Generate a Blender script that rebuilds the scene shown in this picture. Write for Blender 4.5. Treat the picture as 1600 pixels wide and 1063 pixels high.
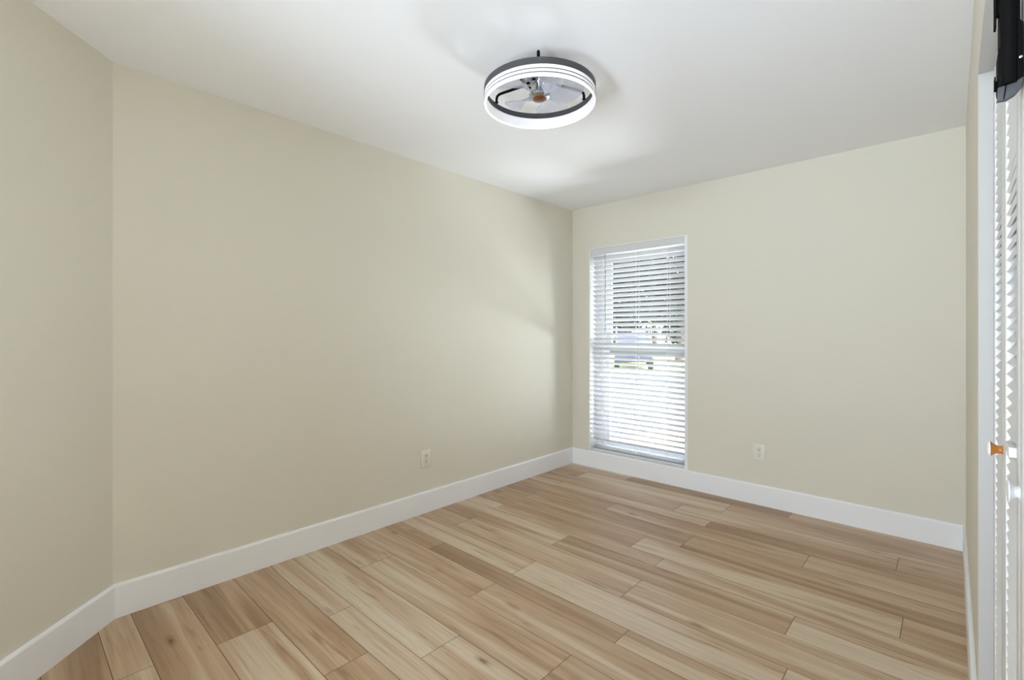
import bpy, bmesh, math, random
from mathutils import Vector, Matrix
R = math.radians
random.seed(7)
for o in list(bpy.data.objects):
    bpy.data.objects.remove(o, do_unlink=True)
SC = bpy.context.scene
COL = SC.collection

# ------------------------------------------------------------------ camera
EYE = 1.2489
cam = bpy.data.cameras.new('camera')
cam.sensor_width = 36.0
cam.sensor_fit = 'HORIZONTAL'
cam.lens = 739.546 / 1600 * 36.0
cam.shift_y = -(531.5 - 521.34) / 1600
cam.clip_start = 0.01
camo = bpy.data.objects.new('camera', cam)
COL.objects.link(camo)
camo.location = (0, 0, EYE)
camo.rotation_euler = (R(90), 0, R(42.941))
SC.camera = camo

# ------------------------------------------------------------------ view, world, sun, area lights
SC.view_settings.view_transform = 'Standard'
SC.view_settings.look = 'None'
SC.view_settings.gamma = 1.0
SC.view_settings.use_curve_mapping = False
SC.view_settings.exposure = 0.0
SC.cycles.use_denoising = True
SC.cycles.max_bounces = 14
SC.cycles.diffuse_bounces = 8
SC.cycles.transparent_max_bounces = 16
SC.cycles.sample_clamp_indirect = 60.0
SC.cycles.caustics_reflective = False
SC.cycles.caustics_refractive = False

world = bpy.data.worlds.new('sky')
SC.world = world
world.use_nodes = True
wn = world.node_tree.nodes
wl = world.node_tree.links
sky = wn.new('ShaderNodeTexSky')
sky.sky_type = 'NISHITA'
sky.sun_disc = False
sky.sun_elevation = R(52)
sky.sun_rotation = R(60)
sky.air_density = 1.0
haze = wn.new('ShaderNodeHueSaturation')       # thin white haze takes most of the blue out of the sky
haze.inputs['Saturation'].default_value = 0.5
wl.new(sky.outputs[0], haze.inputs['Color'])
wl.new(haze.outputs[0], wn['Background'].inputs[0])
wn['Background'].inputs[1].default_value = 2.9


def lamp(name, typ, energy, loc, rot, color=(1, 1, 1), **kw):
    l = bpy.data.lights.new(name, typ)
    l.energy = energy
    l.color = color
    for k, v in kw.items():
        setattr(l, k, v)
    o = bpy.data.objects.new(name, l)
    COL.objects.link(o)
    o.location = loc
    o.rotation_euler = rot
    return o


def aim(o, target):
    o.rotation_euler = (Vector(target) - o.location).to_track_quat('-Z', 'Y').to_euler()


sun = lamp('sun', 'SUN', 9.0, (6, 8, 9), (0, 0, 0), (1.0, 0.975, 0.95), angle=R(0.6))
aim(sun, (6 - math.cos(R(52)) * 0.87, 8 - math.cos(R(52)) * 0.30, 9 - math.sin(R(52))))
# unseen fill lamps added behind the camera to brighten walls and ceiling
LC = (0.705, 0.84, 1.0)
fl1 = lamp('rear_fill_light', 'AREA', 72, (-0.45, -2.7, 0.5), (0, 0, 0), LC, shape='DISK', size=0.6)
aim(fl1, (-0.8, 2.0, 2.44))
fl2 = lamp('low_fill_light', 'AREA', 8, (-0.9, -1.0, 0.4), (0, 0, 0), LC, shape='DISK', size=1.1, spread=R(66))
aim(fl2, (-0.45, 2.0, 2.44))
fl3 = lamp('ceiling_fill_light', 'AREA', 7.5, (-0.75, -0.9, 0.5), (0, 0, 0), LC, shape='DISK', size=1.1, spread=R(110))
aim(fl3, (-0.8, 1.2, 2.44))
fl4 = lamp('high_fill_light', 'AREA', 29, (-0.55, -2.7, 2.2), (0, 0, 0), LC, shape='DISK', size=0.7, spread=R(125))
aim(fl4, (-1.2, 3.0, 0.2))
# unseen spot lamps added outside, standing in for sunlight off the yard
GC = (0.88, 0.935, 1.0)
gl = lamp('yard_fill_spot', 'SPOT', 1800, (-2.45, 7.5, -0.02), (0, 0, 0), GC, spot_size=R(40), spot_blend=0.7, shadow_soft_size=0.55)
aim(gl, (-2.0, 3.8, 1.2))
gl2 = lamp('side_fill_spot', 'SPOT', 620, (-0.9, 6.0, 0.25), (0, 0, 0), GC, spot_size=R(55), spot_blend=0.8, shadow_soft_size=0.4)
aim(gl2, (-2.05, 3.8, 1.45))


# ------------------------------------------------------------------ helpers
class MB:
    """collects shapes in one bmesh"""
    def __init__(self):
        self.bm = bmesh.new()

    def box(self, x0, x1, y0, y1, z0, z1, m=0, bevel=0.0, seg=2):
        b = bmesh.new()
        bmesh.ops.create_cube(b, size=1.0)
        for v in b.verts:
            v.co = Vector((x0 + (v.co.x + .5) * (x1 - x0), y0 + (v.co.y + .5) * (y1 - y0), z0 + (v.co.z + .5) * (z1 - z0)))
        if bevel > 0:
            bmesh.ops.bevel(b, geom=list(b.edges), offset=bevel, segments=seg, profile=0.5, affect='EDGES')
        self.add(b, m)
        return self

    def add(self, b, m=0, mat=None):
        if mat is not None:
            bmesh.ops.transform(b, matrix=mat, verts=b.verts)
        for f in b.faces:
            f.material_index = m
        me = bpy.data.meshes.new('tmp')
        b.to_mesh(me)
        b.free()
        self.bm.from_mesh(me)
        bpy.data.meshes.remove(me)
        return self

    def lathe(self, prof, center=(0, 0, 0), seg=48, m=0, mat=None, closed=False):
        b = bmesh.new()
        rings = []
        for (r, z) in prof:
            if r < 1e-6:
                rings.append([b.verts.new((0, 0, z))])
            else:
                rings.append([b.verts.new((r * math.cos(2 * math.pi * k / seg), r * math.sin(2 * math.pi * k / seg), z)) for k in range(seg)])
        n = len(rings)
        for i in range(n if closed else n - 1):
            A, B = rings[i], rings[(i + 1) % n]
            for k in range(seg):
                k2 = (k + 1) % seg
                vs = [A[k % len(A)], A[k2 % len(A)], B[k2 % len(B)], B[k % len(B)]]
                u = []
                for v in vs:
                    if v not in u:
                        u.append(v)
                if len(u) > 2:
                    try:
                        b.faces.new(u)
                    except ValueError:
                        pass
        bmesh.ops.recalc_face_normals(b, faces=b.faces)
        M = Matrix.Translation(center)
        if mat is not None:
            M = M @ mat
        return self.add(b, m, M)

    def tube(self, pts, r, seg=8, m=0, cap=True):
        b = bmesh.new()
        pts = [Vector(p) for p in pts]
        prev = None
        rings = []
        for i, p in enumerate(pts):
            d = (pts[min(i + 1, len(pts) - 1)] - pts[max(i - 1, 0)]).normalized()
            a = d.orthogonal().normalized() if prev is None else (prev - d * prev.dot(d)).normalized()
            prev = a
            c = d.cross(a)
            rr = r[i] if isinstance(r, (list, tuple)) else r
            rings.append([b.verts.new(p + a * rr * math.cos(2 * math.pi * k / seg) + c * rr * math.sin(2 * math.pi * k / seg)) for k in range(seg)])
        for A, B in zip(rings, rings[1:]):
            for k in range(seg):
                b.faces.new([A[k], A[(k + 1) % seg], B[(k + 1) % seg], B[k]])
        if cap:
            b.faces.new(rings[0][::-1])
            b.faces.new(rings[-1])
        bmesh.ops.recalc_face_normals(b, faces=b.faces)
        return self.add(b, m)

    def prism(self, poly, axis, a0, a1, m=0, bevel=0.0):
        """extrude a 2D polygon along an axis; poly are the two other coordinates in order"""
        b = bmesh.new()

        def P(p, a):
            return {'x': (a, p[0], p[1]), 'y': (p[0], a, p[1]), 'z': (p[0], p[1], a)}[axis]
        A = [b.verts.new(P(p, a0)) for p in poly]
        B = [b.verts.new(P(p, a1)) for p in poly]
        n = len(poly)
        b.faces.new(A)
        b.faces.new(B[::-1])
        for k in range(n):
            b.faces.new([A[k], B[k], B[(k + 1) % n], A[(k + 1) % n]])
        bmesh.ops.recalc_face_normals(b, faces=b.faces)
        if bevel:
            bmesh.ops.bevel(b, geom=list(b.edges), offset=bevel, segments=2, profile=0.5, affect='EDGES')
        return self.add(b, m)

    def build(self, name, mats, parent=None, smooth=None, loc=None):
        me = bpy.data.meshes.new(name)
        self.bm.to_mesh(me)
        self.bm.free()
        o = bpy.data.objects.new(name, me)
        COL.objects.link(o)
        for mt in (mats if isinstance(mats, (list, tuple)) else [mats]):
            me.materials.append(mt)
        if smooth is not None:
            me.polygons.foreach_set('use_smooth', [True] * len(me.polygons))
            me.update()
            if smooth < 180:
                try:
                    me.set_sharp_from_angle(angle=R(smooth))
                except Exception:
                    pass
        if parent is not None:
            o.parent = parent
        if loc is not None:
            o.location = loc
        return o


def tag(o, label=None, cat=None, group=None, kind=None):
    if label:
        o['label'] = label
    if cat:
        o['category'] = cat
    if group:
        o['group'] = group
    if kind:
        o['kind'] = kind
    return o


def empty(name, loc, rz=0.0):
    o = bpy.data.objects.new(name, None)
    o.empty_display_size = 0.05
    COL.objects.link(o)
    o.location = loc
    o.rotation_euler = (0, 0, rz)
    return o


def copy_tree(o, parent=None):
    c = o.copy()
    COL.objects.link(c)
    if parent is not None:
        c.parent = parent
    for ch in list(o.children):
        copy_tree(ch, c)
    return c


def srgb(r, g, b):
    def f(c):
        c /= 255.0
        return c / 12.92 if c <= 0.04045 else ((c + 0.055) / 1.055) ** 2.4
    return (f(r), f(g), f(b), 1.0)


def pbr(name, col, rough=0.5, metal=0.0, spec=0.5, noise=0.0, nscale=20.0, bump=0.0, bscale=200.0, **kw):
    m = bpy.data.materials.new(name)
    m.use_nodes = True
    nt = m.node_tree
    p = nt.nodes['Principled BSDF']
    p.inputs['Base Color'].default_value = col
    p.inputs['Roughness'].default_value = rough
    p.inputs['Metallic'].default_value = metal
    p.inputs['Specular IOR Level'].default_value = spec
    for k, v in kw.items():
        p.inputs[k.replace('_', ' ')].default_value = v
    tc = nt.nodes.new('ShaderNodeTexCoord')
    if noise > 0:
        n = nt.nodes.new('ShaderNodeTexNoise')
        n.inputs['Scale'].default_value = nscale
        n.inputs['Detail'].default_value = 4
        nt.links.new(tc.outputs['Object'], n.inputs['Vector'])
        mx = nt.nodes.new('ShaderNodeMix')
        mx.data_type = 'RGBA'
        mx.inputs[6].default_value = tuple(c * (1 - noise) for c in col[:3]) + (1,)
        mx.inputs[7].default_value = tuple(min(1, c * (1 + noise)) for c in col[:3]) + (1,)
        nt.links.new(n.outputs['Fac'], mx.inputs[0])
        nt.links.new(mx.outputs[2], p.inputs['Base Color'])
    if bump > 0:
        n2 = nt.nodes.new('ShaderNodeTexNoise')
        n2.inputs['Scale'].default_value = bscale
        n2.inputs['Detail'].default_value = 3
        nt.links.new(tc.outputs['Object'], n2.inputs['Vector'])
        bp = nt.nodes.new('ShaderNodeBump')
        bp.inputs['Strength'].default_value = bump
        bp.inputs['Distance'].default_value = 0.002
        nt.links.new(n2.outputs['Fac'], bp.inputs['Height'])
        nt.links.new(bp.outputs['Normal'], p.inputs['Normal'])
    return m


def emis(name, col, strength):
    m = pbr(name, (0.7, 0.7, 0.7, 1), 0.4)
    p = m.node_tree.nodes['Principled BSDF']
    p.inputs['Emission Color'].default_value = col
    p.inputs['Emission Strength'].default_value = strength
    return m


M = {}
M['wall'] = pbr('cream_wall_paint', srgb(222, 217, 203), 0.62, spec=0.25, noise=0.012, nscale=3, bump=0.05, bscale=260)
M['ceiling'] = pbr('white_ceiling_paint', srgb(238, 238, 239), 0.8, spec=0.15, bump=0.06, bscale=180)
M['trim'] = pbr('white_trim_paint', srgb(240, 240, 242), 0.35, spec=0.4, noise=0.006, nscale=8)
M['door'] = pbr('white_door_paint', srgb(224, 223, 222), 0.4, spec=0.4, noise=0.008, nscale=10)
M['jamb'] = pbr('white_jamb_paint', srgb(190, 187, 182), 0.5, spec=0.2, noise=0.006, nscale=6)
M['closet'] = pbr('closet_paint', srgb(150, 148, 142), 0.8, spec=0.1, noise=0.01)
M['vinyl'] = pbr('white_vinyl', srgb(240, 240, 242), 0.35, spec=0.4, noise=0.005)
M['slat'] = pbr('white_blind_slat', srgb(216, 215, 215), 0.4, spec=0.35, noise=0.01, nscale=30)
M['cord'] = pbr('white_cord', srgb(240, 240, 238), 0.8, noise=0.02, nscale=80)
M['wand'] = pbr('clear_grey_wand', srgb(176, 176, 180), 0.2, noise=0.02)
M['plate'] = pbr('ivory_outlet_plastic', srgb(229, 225, 212), 0.3, spec=0.5, noise=0.005)
M['slot'] = pbr('dark_slot', srgb(24, 21, 18), 0.6, noise=0.05)
M['black'] = pbr('black_metal', srgb(13, 12, 11), 0.75, spec=0.1, noise=0.15, nscale=60)
M['grey_metal'] = pbr('brushed_grey_metal', srgb(72, 72, 74), 0.6, metal=0.0, noise=0.08, nscale=40)
M['darkband'] = pbr('dark_grey_fan_metal', srgb(78, 77, 78), 0.45, metal=0.2, spec=0.4, noise=0.03, nscale=20)
M['chrome'] = pbr('polished_chrome', srgb(188, 188, 192), 0.24, metal=1.0, noise=0.02)
M['knobwood'] = pbr('varnished_wood', srgb(176, 112, 46), 0.3, spec=0.5, noise=0.25, nscale=60)
M['amber'] = pbr('brown_hub_cap', srgb(104, 54, 22), 0.25, spec=0.6, noise=0.35, nscale=120)
M['led'] = emis('led_diffuser', (0.97, 0.97, 1.0, 1), 0.42)
M['ledlip'] = emis('led_edge', (0.97, 0.97, 1.0, 1), 2.5)
M['ledin'] = emis('led_inner_diffuser', (0.95, 0.95, 1.0, 1), 0.38)


def glass_mat(name, tint=(1, 1, 1, 1), refl=0.06):
    m = bpy.data.materials.new(name)
    m.use_nodes = True
    nt = m.node_tree
    nt.nodes.clear()
    out = nt.nodes.new('ShaderNodeOutputMaterial')
    tr = nt.nodes.new('ShaderNodeBsdfTransparent')
    tr.inputs[0].default_value = tint
    gl = nt.nodes.new('ShaderNodeBsdfGlossy')
    gl.inputs['Roughness'].default_value = 0.02
    fr = nt.nodes.new('ShaderNodeFresnel')
    fr.inputs['IOR'].default_value = 1.45
    mx = nt.nodes.new('ShaderNodeMixShader')
    nt.links.new(fr.outputs[0], mx.inputs[0])
    nt.links.new(tr.outputs[0], mx.inputs[1])
    nt.links.new(gl.outputs[0], mx.inputs[2])
    nt.links.new(mx.outputs[0], out.inputs[0])
    return m


M['glass'] = glass_mat('window_glass', (0.94, 0.96, 0.95, 1))


def blade_mat():
    m = bpy.data.materials.new('smoky_acrylic')
    m.use_nodes = True
    nt = m.node_tree
    p = nt.nodes['Principled BSDF']
    p.inputs['Base Color'].default_value = srgb(226, 228, 236)
    p.inputs['Roughness'].default_value = 0.12
    p.inputs['Specular IOR Level'].default_value = 0.6
    tr = nt.nodes.new('ShaderNodeBsdfTransparent')
    tr.inputs[0].default_value = srgb(240, 241, 246)
    mx = nt.nodes.new('ShaderNodeMixShader')
    mx.inputs[0].default_value = 0.55
    out = nt.nodes['Material Output']
    nt.links.new(p.outputs[0], mx.inputs[2])
    nt.links.new(tr.outputs[0], mx.inputs[1])
    nt.links.new(mx.outputs[0], out.inputs[0])
    return m


M['blade'] = blade_mat()


def floor_mat():
    m = bpy.data.materials.new('maple_plank')
    m.use_nodes = True
    nt = m.node_tree
    N, L = nt.nodes, nt.links
    p = N['Principled BSDF']
    p.inputs['Roughness'].default_value = 0.36
    p.inputs['Specular IOR Level'].default_value = 0.55
    tc = N.new('ShaderNodeTexCoord')
    ao = N.new('ShaderNodeAttribute'); ao.attribute_name = 'plank_offset'
    at = N.new('ShaderNodeAttribute'); at.attribute_name = 'plank_tint'
    add = N.new('ShaderNodeVectorMath'); add.operation = 'ADD'
    L.new(tc.outputs['Object'], add.inputs[0]); L.new(ao.outputs['Vector'], add.inputs[1])

    def mapped(sx, sy):
        mp = N.new('ShaderNodeMapping')
        mp.inputs['Scale'].default_value = (sx, sy, 1)
        L.new(add.outputs[0], mp.inputs[0])
        return mp.outputs[0]

    def noise(vec, detail=3, rough=0.5, dist=0.0):
        n = N.new('ShaderNodeTexNoise')
        n.inputs['Scale'].default_value = 1.0
        n.inputs['Detail'].default_value = detail
        n.inputs['Roughness'].default_value = rough
        n.inputs['Distortion'].default_value = dist
        L.new(vec, n.inputs['Vector'])
        return n.outputs['Fac']

    def ramp(fac, stops):
        r = N.new('ShaderNodeValToRGB')
        el = r.color_ramp.elements
        while len(el) < len(stops):
            el.new(0.5)
        for e, (pos, c) in zip(el, stops):
            e.position = pos
            e.color = c
        L.new(fac, r.inputs[0])
        return r.outputs[0]

    def mix(a, b, fac, mode='MIX'):
        x = N.new('ShaderNodeMix'); x.data_type = 'RGBA'; x.blend_type = mode
        if isinstance(fac, float):
            x.inputs[0].default_value = fac
        else:
            L.new(fac, x.inputs[0])
        for s, i in ((a, 6), (b, 7)):
            if isinstance(s, tuple):
                x.inputs[i].default_value = s
            else:
                L.new(s, x.inputs[i])
        return x.outputs[2]

    def mth(op, a, b):
        x = N.new('ShaderNodeMath'); x.operation = op
        for s, i in ((a, 0), (b, 1)):
            if isinstance(s, (int, float)):
                x.inputs[i].default_value = s
            else:
                L.new(s, x.inputs[i])
        return x.outputs[0]

    # heartwood / sapwood bands that run along a plank
    band = noise(mapped(0.5, 8.0), 3, 0.55, 0.9)
    base = ramp(mth('ADD', band, mth('MULTIPLY', mth('SUBTRACT', at.outputs['Fac'], 0.5), 0.23)),
                [(0.27, srgb(160, 128, 97)), (0.42, srgb(182, 151, 119)), (0.53, srgb(197, 169, 139)), (0.60, srgb(206, 184, 157)), (0.74, srgb(213, 195, 170))])
    # fine grain
    grain = noise(mapped(3.0, 110.0), 5, 0.62, 0.3)
    g = ramp(grain, [(0.32, (0.80, 0.775, 0.75, 1)), (0.52, (1, 1, 1, 1)), (0.8, (1.04, 1.04, 1.04, 1))])
    c1 = mix(base, g, 0.75, 'MULTIPLY')
    # short darker flecks and streaks along the grain
    st = noise(mapped(2.2, 34.0), 3, 0.6, 0.8)
    s = ramp(st, [(0.58, (1, 1, 1, 1)), (0.66, (0.80, 0.74, 0.68, 1)), (0.74, (0.58, 0.48, 0.40, 1))])
    c2 = mix(c1, s, 0.8, 'MULTIPLY')
    # cathedral figure
    wv = N.new('ShaderNodeTexWave')
    wv.wave_type = 'BANDS'; wv.bands_direction = 'Y'
    wv.inputs['Scale'].default_value = 1.0
    wv.inputs['Distortion'].default_value = 7.0
    wv.inputs['Detail'].default_value = 2.0
    wv.inputs['Detail Scale'].default_value = 0.7
    L.new(mapped(1.3, 9.0), wv.inputs['Vector'])
    w = ramp(wv.outputs['Fac'], [(0.0, (0.90, 0.88, 0.86, 1)), (0.5, (1, 1, 1, 1))])
    c3 = mix(c2, w, 0.55, 'MULTIPLY')
    # sparse small knots
    vo = N.new('ShaderNodeTexVoronoi')
    vo.inputs['Scale'].default_value = 1.0
    vo.inputs['Randomness'].default_value = 1.0
    L.new(mapped(2.1, 6.0), vo.inputs['Vector'])
    kd = mth('ADD', vo.outputs['Distance'], mth('MULTIPLY', mth('SUBTRACT', noise(mapped(14, 60), 2), 0.5), 0.11))
    k = ramp(kd, [(0.015, (0.30, 0.20, 0.14, 1)), (0.05, (0.72, 0.62, 0.54, 1)), (0.13, (1, 1, 1, 1))])
    c4 = mix(c3, k, 0.85, 'MULTIPLY')
    L.new(c4, p.inputs['Base Color'])
    bp = N.new('ShaderNodeBump')
    bp.inputs['Strength'].default_value = 0.06
    bp.inputs['Distance'].default_value = 0.001
    L.new(grain, bp.inputs['Height'])
    L.new(bp.outputs[0], p.inputs['Normal'])
    return m


M['floor'] = floor_mat()
M['gap'] = pbr('plank_joint', srgb(104, 72, 46), 0.8, spec=0.1, noise=0.1)

# ------------------------------------------------------------------ dimensions
H = 2.44
YB = 3.757            # back wall
XL = -2.696           # left wall
XR = 0.0563           # right wall
YP = 0.327            # left end of the long wall, where the angled wall starts
HB = 0.1475           # baseboard height
BT = 0.014
WX0, WX1, WZ0, WZ1 = -2.497, -1.565, 0.146, 2.04   # window opening
WD = 0.26             # thickness of the outside wall
YJ = 1.965            # far jamb of the closet opening
YJ2 = 0.46            # near jamb
ZH = 2.022            # closet header
XD = 0.0865           # face of the closet doors
YR = -3.60            # wall behind the camera
AD = Vector((0.7242, -0.6896))   # direction of the angled wall
AL = 2.1

# ------------------------------------------------------------------ floor of separate planks
def build_floor():
    rows = []
    base = 3.614
    cyc = [0.178, 0.295, 0.490, 0.7045]
    b0 = base - 0.7045 * 8
    edges = []
    for k in range(9):
        edges.append(b0 + 0.7045 * k)
        for c in cyc[:3]:
            edges.append(b0 + 0.7045 * k + c)
    edges = sorted(edges)
    joints = {0.3325: -2.20, 0.69: -2.158, 0.887: -1.677, 1.034: -2.016, 1.19: -1.494, 1.395: -2.307, 1.59: -1.675,
              1.739: -2.22, 1.895: -1.672, 2.10: -2.373, 2.296: -1.731, 2.445: -2.395, 2.60: -1.381, 2.80: -1.168,
              2.999: -1.811, 3.148: -1.172, 3.304: -1.441, 3.507: -2.402, 3.70: -2.04}
    Lp = 1.2225
    bm = bmesh.new()
    data = []
    g = 0.0011
    for e0, e1 in zip(edges, edges[1:]):
        if e1 < YR or e0 > YB:
            continue
        mid = (e0 + e1) / 2
        key = min(joints, key=lambda q: abs(q - mid))
        xj = joints[key] if abs(key - mid) < 0.06 else random.uniform(-2, -1)
        x = xj - Lp * math.ceil((xj - XL + 0.05) / Lp)
        while x < 0.8:
            a0, a1 = max(x, XL - 0.03), min(x + Lp, 0.72)
            y0, y1 = max(e0, YR), min(e1, YB)
            if a1 - a0 > 0.02:
                vs = [bm.verts.new((a0 + g, y0 + g, 0)), bm.verts.new((a1 - g, y0 + g, 0)), bm.verts.new((a1 - g, y1 - g, 0)), bm.verts.new((a0 + g, y1 - g, 0))]
                bm.faces.new(vs)
                data.append((random.random(), random.uniform(-40, 40), random.uniform(-40, 40), random.uniform(-9, 9)))
            x += Lp
    n = len(data)
    vs = [bm.verts.new(c) for c in ((XL - .03, YR, -0.0018), (0.72, YR, -0.0018), (0.72, YB, -0.0018), (XL - .03, YB, -0.0018))]
    f = bm.faces.new(vs)
    f.material_index = 1
    # slab underneath
    b = bmesh.new()
    bmesh.ops.create_cube(b, size=1)
    for v in b.verts:
        v.co = Vector((XL - .2 + (v.co.x + .5) * 3.9, YR - .2 + (v.co.y + .5) * (YB - YR + .2 + WD), -0.20 + (v.co.z + .5) * 0.19))
    for f in b.faces:
        f.material_index = 1
    tmp = bpy.data.meshes.new('tmp'); b.to_mesh(tmp); b.free(); bm.from_mesh(tmp); bpy.data.meshes.remove(tmp)
    me = bpy.data.meshes.new('floor')
    bm.to_mesh(me); bm.free()
    me.materials.append(M['floor']); me.materials.append(M['gap'])
    a = me.attributes.new('plank_tint', 'FLOAT', 'FACE')
    c = me.attributes.new('plank_offset', 'FLOAT_VECTOR', 'FACE')
    for i, d in enumerate(data):
        a.data[i].value = d[0]
        c.data[i].vector = (d[1], d[2], d[3])
    o = bpy.data.objects.new('floor', me)
    COL.objects.link(o)
    return tag(o, 'light maple plank floor of mixed plank widths', 'floor', kind='structure')


build_floor()


def struct(mb, name, mat, label, cat, smooth=None):
    return tag(mb.build(name, mat, smooth=smooth), label, cat, kind='structure')


# ------------------------------------------------------------------ walls and ceiling
T = 0.12
struct(MB().box(XL - .3, 0.85, YR - .2, YB + WD, H, H + 0.15), 'ceiling', M['ceiling'], 'smooth white ceiling above the whole room', 'ceiling')
struct(MB().box(XL - T, XL, YP - 0.10, YB, -0.01, H), 'wall_left', M['wall'], 'long plain cream wall left of the window', 'wall')
# back wall with the opening of the window
wb = MB()
wb.box(XL - T, WX0, YB, YB + WD, -0.01, H)
wb.box(WX1, 0.85, YB, YB + WD, -0.01, H)
wb.box(WX0, WX1, YB, YB + WD, -0.01, WZ0)
wb.box(WX0, WX1, YB, YB + WD, WZ1, H)
struct(wb, 'wall_back', M['wall'], 'cream wall that holds the narrow window', 'wall')
# right wall with the closet opening
wr = MB()
wr.box(XR, XR + T, YJ, YB, -0.01, H)
wr.box(XR, XR + T, YJ2, YJ, ZH, H)
wr.box(XR, XR + T, YR, YJ2, -0.01, H)
struct(wr, 'wall_right', M['wall'], 'cream wall around the louvred closet doors', 'wall')
# closet behind the doors
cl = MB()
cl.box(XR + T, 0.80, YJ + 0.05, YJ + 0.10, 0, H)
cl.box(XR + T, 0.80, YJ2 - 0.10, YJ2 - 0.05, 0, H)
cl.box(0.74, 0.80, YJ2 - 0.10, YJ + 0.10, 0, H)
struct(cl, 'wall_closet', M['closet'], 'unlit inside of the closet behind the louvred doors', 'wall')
# angled wall at the left edge
P0 = Vector((XL, YP))
P1 = P0 + AD * AL
nrm = Vector((-AD.y, AD.x))            # towards the room
if nrm.dot(Vector((-1, 1.5)) - P0) < 0:
    nrm = -nrm


def strip(a, b, n_in, t_in, t_out, z0, z1):
    """vertical slab between plan points a and b; t_in towards the room, t_out away"""
    p = [a + n_in * t_in, b + n_in * t_in, b - n_in * t_out, a - n_in * t_out]
    return [(q.x, q.y) for q in p], z0, z1


poly, z0, z1 = strip(P0, P1, nrm, 0, T, -0.01, H)
poly = [(P0.x, P0.y), (P1.x, P1.y), (P1.x - nrm.x * T, P1.y - nrm.y * T), (XL - T, YP - 0.09)]
struct(MB().prism(poly, 'z', z0, z1), 'wall_angled', M['wall'], 'short cream wall at an angle along the left edge', 'wall')
rear = MB().box(P1.x - 0.15, XR + T, YR - 0.12, YR, -0.01, H)
rear.box(P1.x - 0.15, P1.x, YR, P1.y, -0.01, H)
struct(rear, 'wall_rear', M['wall'], 'cream wall behind the camera', 'wall')


# baseboards: flat board with a small eased top edge
def board_profile(t=BT, h=HB):
    return [(0, 0), (t, 0), (t, h - 0.010), (t - 0.003, h - 0.003), (t - 0.008, h), (0, h)]


def baseboard(name, path, label, h=HB, t=BT):
    """path: plan points in order, room on the left-hand side of the walk; mitred corners"""
    b = bmesh.new()
    pts = [Vector(p) for p in path]
    prof = board_profile(t, h)
    rings = []
    for i, p in enumerate(pts):
        ns = []
        if i > 0:
            d = (p - pts[i - 1]).normalized(); ns.append(Vector((-d.y, d.x)))
        if i < len(pts) - 1:
            d = (pts[i + 1] - p).normalized(); ns.append(Vector((-d.y, d.x)))
        n = sum(ns, Vector((0, 0))).normalized()
        k = 1.0 / n.dot(ns[0])
        rings.append([b.verts.new((p.x + n.x * q[0] * k, p.y + n.y * q[0] * k, q[1])) for q in prof])
    m = len(prof)
    for A, B in zip(rings, rings[1:]):
        for k in range(m):
            b.faces.new([A[k], A[(k + 1) % m], B[(k + 1) % m], B[k]])
    b.faces.new(rings[0]); b.faces.new(rings[-1][::-1])
    bmesh.ops.recalc_face_normals(b, faces=b.faces)
    mb = MB(); mb.add(b)
    return struct(mb, name, M['trim'], label, 'baseboard')


e = 0.0005
# each run is cut on the mitre with its neighbour
def mitred(name, pprev, a, b_, pnext, label, t=BT):
    """one run from a to b_, ends cut on the bisector with the previous / next run"""
    bmx = bmesh.new()
    prof = board_profile(t)
    a, b_ = Vector(a), Vector(b_)
    d = (b_ - a).normalized(); n = Vector((-d.y, d.x))

    def off(p, other, sign):
        if other is None:
            return n, 1.0
        d2 = (p - Vector(other)).normalized() if sign < 0 else (Vector(other) - p).normalized()
        n2 = Vector((-d2.y, d2.x))
        nn = (n + n2).normalized()
        return nn, 1.0 / nn.dot(n)
    rings = []
    for p, other, s in ((a, pprev, -1), (b_, pnext, 1)):
        nn, k = off(p, other, s)
        rings.append([bmx.verts.new((p.x + nn.x * q[0] * k, p.y + nn.y * q[0] * k, q[1])) for q in prof])
    m = len(prof)
    A, B = rings
    for k in range(m):
        bmx.faces.new([A[k], A[(k + 1) % m], B[(k + 1) % m], B[k]])
    bmx.faces.new(A); bmx.faces.new(B[::-1])
    bmesh.ops.recalc_face_normals(bmx, faces=bmx.faces)
    mb = MB(); mb.add(bmx)
    return struct(mb, name, M['trim'], label, 'baseboard')


# walking clockwise seen from above would put the room on the right; go the other way round
C_R = (XR, YB); C_L = (XL, YB); C_P = (XL, YP); C_E = (P1.x, P1.y)
mitred('baseboard_right', None, (XR, YJ), C_R, C_L, 'white baseboard on the short wall beside the closet')
mitred('baseboard_back', (XR, YJ), C_R, C_L, C_P, 'white baseboard under the window')
mitred('baseboard_left', C_R, C_L, C_P, C_E, 'white baseboard along the long left wall')
mitred('baseboard_angled', C_L, C_P, C_E, None, 'white baseboard along the angled wall at the left edge')

# ------------------------------------------------------------------ closet jamb and header lining
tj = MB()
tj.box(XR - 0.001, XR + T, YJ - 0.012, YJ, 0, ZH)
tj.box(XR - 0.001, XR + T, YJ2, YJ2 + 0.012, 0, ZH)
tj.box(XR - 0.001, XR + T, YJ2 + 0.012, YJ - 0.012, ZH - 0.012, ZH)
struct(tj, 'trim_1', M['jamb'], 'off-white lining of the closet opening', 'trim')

# ------------------------------------------------------------------ closet doors: two pairs of louvred panels
PW = (YJ - 0.016 - YJ2 - 0.016) / 4
DT = 0.028
DZ0, DZ1 = 0.012, ZH - 0.022


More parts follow.
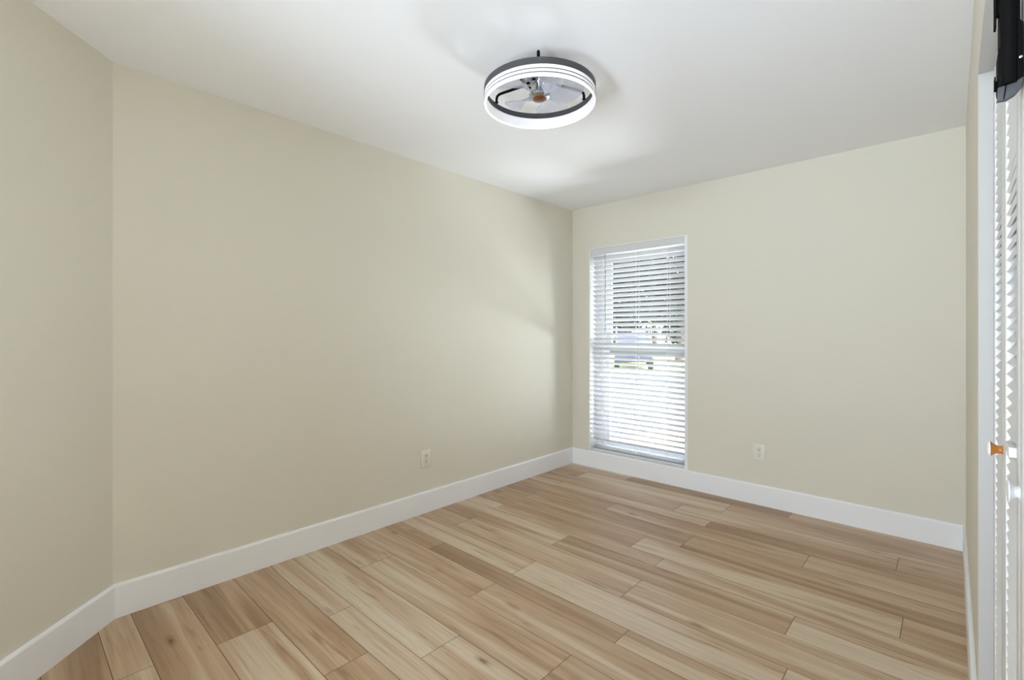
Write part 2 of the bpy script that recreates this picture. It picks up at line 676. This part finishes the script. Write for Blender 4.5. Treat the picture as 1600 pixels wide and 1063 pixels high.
def louver_panel(root, y0, y1):
    ST = 0.060
    f = MB()
    bev = 0.003
    f.box(XD, XD + DT, y0, y0 + ST, DZ0, DZ1, bevel=bev)
    f.box(XD, XD + DT, y1 - ST, y1, DZ0, DZ1, bevel=bev)
    f.box(XD + .001, XD + DT - .001, y0 + ST - .002, y1 - ST + .002, DZ1 - 0.09, DZ1, bevel=0.002)
    f.box(XD + .001, XD + DT - .001, y0 + ST - .002, y1 - ST + .002, DZ0, DZ0 + 0.13, bevel=0.002)
    fr = f.build('panel_frame', M['door'], root, smooth=35)
    s = MB()
    pitch = 0.0252
    z = DZ0 + 0.13 + 0.010
    tilt = R(52)
    w, th = 0.033, 0.0065
    while z < DZ1 - 0.09 - 0.012:
        # outer (room side) edge low, inner edge high
        c, sn = math.cos(tilt), math.sin(tilt)
        cx = XD + DT / 2
        pl = []
        for a, b in ((-w / 2, -th / 2), (w / 2, -th / 2), (w / 2, th / 2), (-w / 2, th / 2)):
            pl.append((cx + a * c - b * sn, z + 0.010 + a * sn + b * c))
        b2 = [( (p[0], 0, p[1]) ) for p in pl]
        s.prism([(p[0], p[2]) for p in b2], 'y', y0 + ST - .004, y1 - ST + .004)
        z += pitch
    s.build('louvers', M['door'], fr)
    return fr


def lathe_x(prof, loc, parent, name, mats, label=None, seg=28):
    """knob turned about the x axis, pointing to -x (into the room)"""
    mb = MB()
    rot = Matrix.Rotation(R(-90), 4, 'Y')
    for m, pr in enumerate(prof):
        mb.lathe(pr, loc, seg, m, rot)
    o = mb.build(name, mats, parent, smooth=50)
    if label:
        o['label'] = label
    return o


yd0 = YJ2 + 0.016
door_near = tag(empty('door_2', (0, 0, 0)), 'nearer pair of white louvred bifold closet doors with a white knob', 'closet door', kind='structure')
door_far = tag(empty('door_1', (0, 0, 0)), 'farther pair of white louvred bifold closet doors with a brown wooden knob', 'closet door', kind='structure')
for k in range(4):
    a, b_ = yd0 + k * PW + 0.0015, yd0 + (k + 1) * PW - 0.0015
    louver_panel(door_near if k < 2 else door_far, a, b_)
# flared knobs: thin neck on the door, wide flat face towards the room
stem = [(0.0, 0.0), (0.011, 0.0), (0.0085, 0.003), (0.009, 0.008), (0.012, 0.014), (0.0165, 0.0195), (0.0175, 0.021)]
cap = [(0.0175, 0.021), (0.0172, 0.0235), (0.014, 0.0255), (0.0, 0.0262)]
lathe_x([stem, cap], (XD, 1.60, 0.975), door_far, 'knob', [M['knobwood'], M['trim']], 'turned brown wooden knob with a white painted face')
lathe_x([[(r * 1.15, z * .62) for r, z in stem], [(r * 1.15, z * .62) for r, z in cap]], (XD, 1.215, 0.970), door_near, 'knob', [M['door'], M['door']], 'white painted flared knob')
lb = MB().box(XD - 0.010, XD + 0.002, 1.275, 1.352, 1.018, 1.037, bevel=0.002)
lb.build('latch', M['door'], door_far, smooth=40)['label'] = 'small white latch bar on the door edge'

# ------------------------------------------------------------------ black bracket at the top of the closet doors
br = tag(empty('hanging_bracket', (XD - 0.0005, 1.17, 1.653)), 'black bracket with a grey metal foot at the top of the closet doors', 'bracket')


def rnd_profile(pts):
    return pts


bx = MB()
# body, seen from its end: flat back on the door, rounded front
body = [(0.0, 0.020), (-0.006, 0.016), (-0.014, 0.0125), (-0.0295, 0.011), (-0.0295, 0.075), (-0.0275, 0.080), (-0.0275, 0.300), (-0.004, 0.300), (-0.004, 0.115), (0.0, 0.108)]
bx.prism(body, 'y', -0.028, 0.028, 0, bevel=0.0012)
bx.tube([(-0.0165, -0.028, 0.012), (-0.0165, -0.028, 0.298)], 0.009, 16)
bx.build('body', M['black'], br, smooth=40)
ft = MB()
foot = [(0.0, 0.019), (-0.0065, 0.0152), (-0.0145, 0.0117), (-0.030, 0.0102), (-0.031, -0.013), (-0.020, -0.0135), (-0.010, -0.008), (-0.003, 0.002)]
ft.prism(foot, 'y', -0.029, -0.020, 0, bevel=0.001)
fo = ft.build('foot_plate', M['grey_metal'], br, smooth=40)
fo['label'] = 'grey metal foot plate'
MB().prism([(-0.0215, 0.0105), (-0.0240, -0.0125), (-0.0225, -0.0125), (-0.0198, 0.0105)], 'y', -0.0300, -0.0285).build('groove', M['black'], fo)
MB().box(-0.0337, -0.0320, -0.02, 0.0, 0.014, 0.033, bevel=0.0004).box(-0.0324, -0.0290, -0.012, 0.012, 0.018, 0.028).build('clip', M['black'], br)
MB().box(-0.0340, -0.0312, -0.02, 0.0, 0.118, 0.175, bevel=0.0004).box(-0.0314, -0.0270, -0.012, 0.0, 0.140, 0.175).build('clip', M['black'], br)
scw = MB().lathe([(0, 0), (0.0022, 0), (0.0022, 0.0012), (0, 0.0016)], (-0.0035, -0.0285, 0.052), 14, 0, Matrix.Rotation(R(90), 4, 'X'))
scw.build('screw', M['chrome'], br, smooth=40)

# ------------------------------------------------------------------ window
win = tag(empty('window_1', ((WX0 + WX1) / 2, YB + 0.20, WZ0)), 'tall narrow white single-hung window', 'window', kind='structure')


def rel(mb_fn, name, mat, root, smooth=None):
    mb = MB()
    mb_fn(mb)
    for v in mb.bm.verts:
        v.co -= root.location
    return mb.build(name, mat, root, smooth)


YG = YB + 0.185
def wframe(mb):
    mb.box(WX0, WX0 + 0.05, YG - 0.02, YB + WD, WZ0, WZ1, bevel=0.003)
    mb.box(WX1 - 0.05, WX1, YG - 0.02, YB + WD, WZ0, WZ1, bevel=0.003)
    mb.box(WX0 + .05, WX1 - .05, YG - 0.02, YB + WD, WZ1 - 0.05, WZ1, bevel=0.003)
    mb.box(WX0 + .05, WX1 - .05, YG - 0.02, YB + WD, WZ0, WZ0 + 0.035, bevel=0.003)
rel(wframe, 'window_frame', M['vinyl'], win)
ZM0, ZM1 = 1.052, 1.142


def sash(z0, z1, y, zr0, zr1):
    s = 0.05
    def f(mb):
        mb.box(WX0 + .05, WX0 + .05 + s, y, y + .028, z0, z1, bevel=.002)
        mb.box(WX1 - .05 - s, WX1 - .05, y, y + .028, z0, z1, bevel=.002)
        mb.box(WX0 + .05 + s, WX1 - .05 - s, y, y + .028, z0, z0 + zr0, bevel=.002)
        mb.box(WX0 + .05 + s, WX1 - .05 - s, y, y + .028, z1 - zr1, z1, bevel=.002)
    o = rel(f, 'sash', M['vinyl'], win)
    def g(mb):
        mb.box(WX0 + .05 + s - .004, WX1 - .05 - s + .004, y + .012, y + .016, z0 + zr0 - .004, z1 - zr1 + .004)
    p = rel(g, 'pane', M['glass'], win)
    p.parent = o
    return o


sash(WZ0 + .035, ZM1, YG, 0.04, 0.05)
sash(ZM0, WZ1 - .05, YG + .032, 0.05, 0.04)

# white lining of the recess and the thin edge trim at the wall face
tl = MB()
tl.box(WX0 - 0.004, WX0 + 0.004, YB - 0.003, YG - 0.02, WZ0, WZ1 + 0.004)
tl.box(WX1 - 0.004, WX1 + 0.004, YB - 0.003, YG - 0.02, WZ0, WZ1 + 0.004)
tl.box(WX0 + 0.004, WX1 - 0.004, YB - 0.003, YG - 0.02, WZ1 - 0.004, WZ1 + 0.004)
tl.box(WX0 + 0.004, WX1 - 0.004, YB - 0.003, YG - 0.02, WZ0, WZ0 + 0.006)
struct(tl, 'trim_2', M['trim'], 'white lining of the window recess', 'trim')
struct(MB().box(WX1 - 0.021, WX1 - 0.0045, YB - 0.0035, YB + 0.012, WZ0 + 0.0065, WZ1 - 0.0045), 'trim_3', M['trim'], 'thin white strip at the right edge of the window', 'trim')

# ------------------------------------------------------------------ blind
YS = YB + 0.048
bl = tag(empty('window_blind', ((WX0 + WX1) / 2, YS, WZ0 + .006)), 'white horizontal slat blind half open in the window', 'blind')
BX0, BX1 = WX0 + 0.012, WX1 - 0.026
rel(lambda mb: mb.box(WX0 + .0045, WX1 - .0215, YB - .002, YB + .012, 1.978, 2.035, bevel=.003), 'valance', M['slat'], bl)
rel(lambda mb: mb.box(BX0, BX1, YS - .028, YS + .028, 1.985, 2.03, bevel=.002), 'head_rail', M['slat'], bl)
TILT = R(31)


def slats(mb):
    n = 39
    c, s = math.cos(TILT), math.sin(TILT)
    for i in range(n):
        z = 1.952 - i * 0.0445
        w, t = 0.050, 0.0028
        pts = []
        K = 6
        top, bot = [], []
        for k in range(K + 1):
            a = -w / 2 + w * k / K
            crown = 0.0022 * (1 - (2 * k / K - 1) ** 2)
            top.append((a, crown + t / 2)); bot.append((a, crown - t / 2))
        pl = bot + top[::-1]
        # inner (room side, -y) edge high
        sag = random.uniform(-.0006, .0006)
        pl = [(YS + a * c + b * s, z + sag - a * s + b * c) for a, b in pl]
        mb.prism(pl, 'x', BX0 + random.uniform(0, .002), BX1 - random.uniform(0, .002))
    for i in range(3):
        z = 0.184 + i * 0.0135
        mb.box(BX0, BX1, YS - .0245 + .002 * i, YS + .0245, z, z + .003, bevel=.0008)
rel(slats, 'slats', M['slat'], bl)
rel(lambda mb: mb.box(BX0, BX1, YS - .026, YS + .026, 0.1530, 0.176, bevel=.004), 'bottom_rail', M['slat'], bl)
rel(lambda mb: mb.tube([(-2.335, YS - .036, 1.985), (-2.335, YS - .037, 1.26)], 0.0038, 8), 'tilt_wand', M['wand'], bl, 60)
for xc in (-2.37, -2.03, -1.745):
    def cord(mb, xc=xc):
        mb.tube([(xc, YS - .0265, 1.985), (xc, YS - .0265, 0.186)], 0.0016, 6)
        mb.tube([(xc, YS + .0265, 1.985), (xc, YS + .0265, 0.186)], 0.0016, 6)
        for i in range(39):
            z = 1.952 - i * .0445
            mb.tube([(xc, YS - .0265, z + .0135), (xc, YS - .020, z + .0105)], 0.0022, 6)
    rel(cord, 'ladder_cord', M['cord'], bl)

# ------------------------------------------------------------------ outlets
def outlet(loc, rz, label):
    root = tag(empty('wall_outlet', loc, rz), label, 'outlet', group='wall outlets near the floor')
    # local frame: +y out of the wall, x along the wall, z up (origin at the plate's centre)
    MB().box(-.042, .042, 0, .0055, -.0615, .0615, bevel=.0035, seg=3).build('cover_plate', M['plate'], root, smooth=40)
    for s in (1, -1):
        b = MB()
        prof = []
        for k in range(28):
            a = 2 * math.pi * k / 28
            prof.append((max(-.0145, min(.0145, .0175 * math.cos(a))), s * .0195 + .0175 * math.sin(a)))
        b.prism(prof, 'y', .004, .0075)
        rc = b.build('receptacle', M['plate'], root, smooth=40)
        d = MB()
        d.box(-.0085, -.0055, .0070, .0079, s * .0195 + .000, s * .0195 + .010)
        d.box(.0055, .0080, .0070, .0079, s * .0195 + .001, s * .0195 + .009)
        d.lathe([(0, 0), (.0032, 0), (.0032, .0009), (0, .0009)], (0, .0079, s * .0195 - .007), 14, 0, Matrix.Rotation(R(90), 4, 'X'))
        d.build('socket_holes', M['slot'], rc)
    sc = MB().lathe([(0, 0), (.0032, 0), (.0028, .0012), (0, .0016)], (0, .0055, 0), 16, 0, Matrix.Rotation(R(-90), 4, 'X'))
    sc.build('screw', M['plate'], root, smooth=40)
    return root


outlet((XL, 2.012, 0.374), R(-90), 'ivory duplex outlet low on the long left wall')
outlet((-1.033, YB, 0.381), R(180), 'ivory duplex outlet on the wall right of the window')

# ------------------------------------------------------------------ ceiling fan with a light ring
FX, FY = -1.373, 1.659
fan = tag(empty('ceiling_fan', (FX, FY, H)), 'round caged ceiling fan with a glowing white light ring', 'ceiling fan')
ZB, ZT = 2.285 - H, 2.362 - H      # ring bottom / top relative to the ceiling
RO, RI = 0.250, 0.2425
h = ZT - ZB
rf = MB()
# dark top band, hollow
rf.lathe([(RO + .002, ZB + .048), (RO + .002, ZT - .002), (RO - .001, ZT), (RI + .001, ZT), (RI - .002, ZT - .002), (RI - .002, ZB + .050)], seg=96, closed=True)
# two thin dark lines between the glowing bands, and the core behind them
rf.lathe([(RO + .0006, ZB + .0300), (RO + .0006, ZB + .0335), (RO - .004, ZB + .0335), (RO - .004, ZB + .0300)], seg=96, closed=True)
rf.lathe([(RO + .0006, ZB + .0145), (RO + .0006, ZB + .0180), (RO - .004, ZB + .0180), (RO - .004, ZB + .0145)], seg=96, closed=True)
ring = rf.build('light_ring', M['darkband'], fan, smooth=40)
ring['label'] = 'dark grey metal ring frame'
for a, b_ in ((.0335, .0480), (.0180, .0300)):
    MB().lathe([(RO, ZB + a), (RO, ZB + b_), (RO - .003, ZB + b_), (RO - .003, ZB + a)], seg=96, closed=True).build('light_band', M['led'], ring, smooth=40)
MB().lathe([(RO, ZB + .0035), (RO, ZB + .0145), (RO - .003, ZB + .0145), (RO - .003, ZB + .0035)], seg=96, closed=True).build('light_band', M['led'], ring, smooth=40)
MB().lathe([(RO, ZB + .0035), (RO - .002, ZB), (RI + .003, ZB), (RI, ZB + .003), (RI + .003, ZB + .004), (RO - .003, ZB + .004)], seg=96, closed=True).build('light_edge', M['ledlip'], ring, smooth=40)
MB().lathe([(RI, ZB + .003), (RI + .003, ZB + .003), (RI + .003, ZB + .050), (RI, ZB + .050)], seg=96, closed=True).build('inner_diffuser', M['ledin'], ring, smooth=40)
# canopy and motor
MB().lathe([(0, 0), (.098, 0), (.098, -.018), (.090, -.026), (.0, -.026)], seg=64).build('canopy', M['chrome'], fan, smooth=35)
mo = MB()
mo.lathe([(0.0, -.024), (.078, -.024), (.080, -.030), (.080, -.052), (.074, -.060), (.03, -.060), (.03, -.064), (0, -.064)], seg=64)
mot = mo.build('motor_housing', M['chrome'], fan, smooth=35)
for k in range(8):
    a = 2 * math.pi * k / 8 + .2
    MB().lathe([(0, 0), (.0085, 0), (.0085, .0012), (0, .0012)], (.053 * math.cos(a), .053 * math.sin(a), -.0615), 16).build('vent_hole', M['black'], mot)
# three black brackets that carry the ring
for ca in (146.7, 24.5, -94.5):
    # angle in the camera's plan frame (x right, y away) turned into the room's
    d = Vector((math.cos(R(ca)), math.sin(R(ca))))
    th = R(42.941)
    w = Vector((d.x * math.cos(th) - d.y * math.sin(th), d.x * math.sin(th) + d.y * math.cos(th)))
    zt = ZT + .036
    def q(r, z):
        return (w.x * r, w.y * r, z)
    pts = [q(.070, zt), q(.15, zt), q(.212, zt), q(.226, zt - .002), q(.235, zt - .008), q(.2385, zt - .020), q(.2385, ZT - .003)]
    b = MB().tube(pts, 0.0062, 10)
    b.lathe([(0, 0), (.009, 0), (.009, .003), (0, .003)], q(.2385, ZT - .001), 16)
    b.build('bracket', M['black'], fan, smooth=60)
# hub, spindle and brown cap
hu = MB()
hu.lathe([(0, -.060), (.016, -.060), (.016, -.100), (.044, -.102), (.047, -.106), (.047, -.118), (.040, -.124), (.031, -.1255), (0, -.1255)], seg=48)
hub = hu.build('hub', M['chrome'], fan, smooth=35)
MB().lathe([(.0305, -.1250), (.0300, -.1275), (.020, -.1305), (0, -.1320)], seg=40).build('hub_cap', M['amber'], hub, smooth=60)['label'] = 'domed brown cap'


def blade_mesh():
    """broad petal: straight leading edge, outer edge that falls back towards the trailing side"""
    b = bmesh.new()
    NU, NV = 20, 12
    g = []
    for i in range(NU + 1):
        u = i / NU
        row = []
        for j in range(NV + 1):
            v = j / NV
            ang = (1 - u) * (-2 + 26 * v) + u * (-12 + 52 * v) + 8 * math.sin(math.pi * u) * v
            ro = 0.212 - 0.055 * v ** 1.6
            # round the two outer corners
            c = 2 * v - 1
            ro -= 0.016 * max(0.0, abs(c) - 0.72) ** 2 / 0.28 ** 2
            r = 0.040 + (ro - 0.040) * u
            z = -.106 - (v - 0.5) * (0.040 - 0.014 * u) + 0.007 * math.sin(math.pi * v)
            row.append(b.verts.new((r * math.cos(R(ang)), r * math.sin(R(ang)), z)))
        g.append(row)
    for i in range(NU):
        for j in range(NV):
            b.faces.new([g[i][j], g[i + 1][j], g[i + 1][j + 1], g[i][j + 1]])
    bmesh.ops.solidify(b, geom=list(b.faces), thickness=0.002)
    bmesh.ops.recalc_face_normals(b, faces=b.faces)
    return b


mbb = MB()
mbb.add(blade_mesh())
blade0 = mbb.build('blade', M['blade'], fan, smooth=60)
blade0['label'] = 'translucent smoky grey fan blade'
for k in range(5):
    o = blade0 if k == 0 else blade0.copy()
    if k:
        COL.objects.link(o)
        o.parent = fan
    o.rotation_euler = (0, 0, R(42.941 - 17 + 72 * k))

# ------------------------------------------------------------------ outside
GZ = -0.15
M['concrete'] = pbr('pale_sunlit_concrete', srgb(98, 98, 97), 0.9, spec=0.1, noise=0.06, nscale=1.5, bump=0.2, bscale=40)
M['asphalt'] = pbr('grey_asphalt', srgb(84, 89, 93), 0.9, spec=0.1, noise=0.12, nscale=2)
M['lawn'] = pbr('lawn', srgb(150, 152, 104), 0.95, spec=0.05, noise=0.25, nscale=3)
M['leaf'] = pbr('dark_leaf', srgb(30, 36, 24), 0.6, spec=0.3, noise=0.4, nscale=2)
M['leaf2'] = pbr('sun_tinted_leaf', srgb(84, 92, 40), 0.6, spec=0.3, noise=0.3, nscale=2)  # lighter yellow-green leaf, the sunlight on it is put into the colour
M['bark'] = pbr('bark', srgb(84, 70, 58), 0.9, noise=0.3, nscale=12)
M['carpaint'] = pbr('dark_blue_grey_paint', srgb(66, 66, 84), 0.25, spec=0.6, noise=0.03)
M['carglass'] = pbr('dark_car_glass', srgb(40, 52, 56), 0.08, spec=0.7, noise=0.02)
M['tyre'] = pbr('tyre_rubber', srgb(28, 28, 28), 0.8, noise=0.1)
M['mulch'] = pbr('tan_mulch', srgb(196, 142, 92), 0.95, spec=0.05, noise=0.35, nscale=25)

struct(MB().box(-30, 30, YB + WD, 12.2, GZ - .2, GZ), 'ground', M['concrete'], 'pale sunlit concrete yard outside the window', 'ground')
struct(MB().box(-60, 40, 12.2, 15.0, GZ - .2, GZ - .02), 'road', M['asphalt'], 'grey road beyond the concrete yard', 'road')
tag(MB().box(-90, 60, 15.0, 70, GZ - .2, GZ + .02).build('grass', M['lawn']), 'sunny lawn beyond the road', 'grass', kind='stuff')
tag(MB().box(-3.15, -2.55, 5.6, 6.5, GZ, GZ + .025, bevel=.012).build('mulch', M['mulch']), 'tan mulch bed just outside the window', 'mulch', kind='stuff')


def ray(px, py, Y):
    """plan x of the point that photo column px shows at depth y = Y"""
    t = (px - 800) / 739.546
    th = R(42.941)
    dx, dy = t * math.cos(th) - math.sin(th), t * math.sin(th) + math.cos(th)
    return dx / dy * Y


def tree(x, y, hgt, rad, seed, name, label, mat, trunk_h):
    rng = random.Random(seed)
    root = tag(empty(name, (x, y, GZ + .02)), label, 'tree', group='trees beyond the road')
    tr = MB()
    tr.tube([(0, 0, .002), (0, 0, .25), (.1, .05, trunk_h * .6), (.05, -.05, trunk_h), (.1, 0, hgt * .7)], [.26, .22, .19, .15, .06], 10)
    for k in range(6):
        a = rng.uniform(0, 6.28)
        tr.tube([(.06, 0, trunk_h * rng.uniform(.8, 1.3)), (math.cos(a) * rad * .35, math.sin(a) * rad * .35, hgt * .6), (math.cos(a) * rad * .7, math.sin(a) * rad * .7, hgt * .75)], [.08, .05, .02], 6)
    tr.build('trunk', M['bark'], root, smooth=60)
    bm = bmesh.new()
    for k in range(4200):
        # leaves spread through a lumpy crown
        for _ in range(20):
            p = Vector((rng.uniform(-1, 1), rng.uniform(-1, 1), rng.uniform(-1, 1)))
            if .25 < p.length < 1.0 + .12 * math.sin(5 * p.x) * math.cos(4 * p.z):
                break
        c = Vector((p.x * rad, p.y * rad, trunk_h + (hgt - trunk_h) * (p.z + 1) / 2))
        s = rng.uniform(.10, .22)
        u = Vector((rng.gauss(0, 1), rng.gauss(0, 1), rng.gauss(0, .6))).normalized()
        v = u.orthogonal().normalized()
        v = (v + u.cross(v) * rng.uniform(-1, 1)).normalized()
        q = [bm.verts.new(c + u * s), bm.verts.new(c + v * s * .45), bm.verts.new(c - u * s), bm.verts.new(c - v * s * .45)]
        bm.faces.new(q)
    mb = MB(); mb.add(bm)
    mb.build('crown', mat, root)
    return root


for n, (px, Y, hh, rr, nm, lb, mt, th_) in enumerate([
    (978, 20.0, 8.6, 1.45, 'shade_tree', 'dark tree nearest to the window, left of the middle of the blind', 'leaf', .8),
    (1062, 23.5, 9.6, 1.6, 'shade_tree', 'dark tree at the right edge of the window view', 'leaf', .9),
    (940, 27.0, 10.5, 1.75, 'shade_tree', 'dark tree at the left edge of the window view', 'leaf', .8),
    (1021, 31.0, 12.0, 2.0, 'shade_tree', 'dark tree set back in the gap between the two nearest trees', 'leaf', 1.0),
    (1066, 43.0, 6.5, 2.3, 'sun_tinted_tree', 'low tree far back on the right, sunlit yellow-green put into its leaf colour', 'leaf2', .7),
    (980, 36.5, 14.0, 2.4, 'shade_tree', 'dark tree farthest back behind the parked car', 'leaf', 1.0)]):
    tree(ray(px, 0, Y), Y, hh, rr, n + 1, nm, lb, M[mt], th_)


def car(x, y, rz):
    root = tag(empty('car', (x, y, GZ + .02), rz), 'dark blue-grey car parked on the grass beyond the road', 'car')
    # side profile in local x (length) and z
    prof = [(-2.2, .32), (-2.22, .62), (-2.1, .82), (-1.25, .92), (-.55, 1.40), (.75, 1.44), (1.55, 1.02), (2.15, .95), (2.25, .60), (2.2, .32)]
    MB().prism(prof, 'y', -.68, .68, bevel=.07).build('body', M['carpaint'], root, smooth=40)
    g = MB()
    g.prism([(-1.10, .96), (-.52, 1.34), (.72, 1.38), (1.40, 1.02)], 'y', -.686, .686, bevel=.01)
    g.build('windows', M['carglass'], root)
    MB().prism([(-1.27, .905), (-.60, 1.365), (-.575, 1.372), (-1.22, .93)], 'y', -.56, .56).build('windscreen', M['carglass'], root)
    for sx in (-1.4, 1.4):
        for sy in (-.62, .62):
            w = MB().lathe([(0, -.1), (.20, -.1), (.32, -.09), (.32, .09), (.20, .1), (0, .1)], (sx, sy, .32), 28, 0, Matrix.Rotation(R(90), 4, 'X'))
            w.build('wheel', M['tyre'], root, smooth=40)
    return root


car(ray(990, 0, 17.6), 17.6, R(118.6))
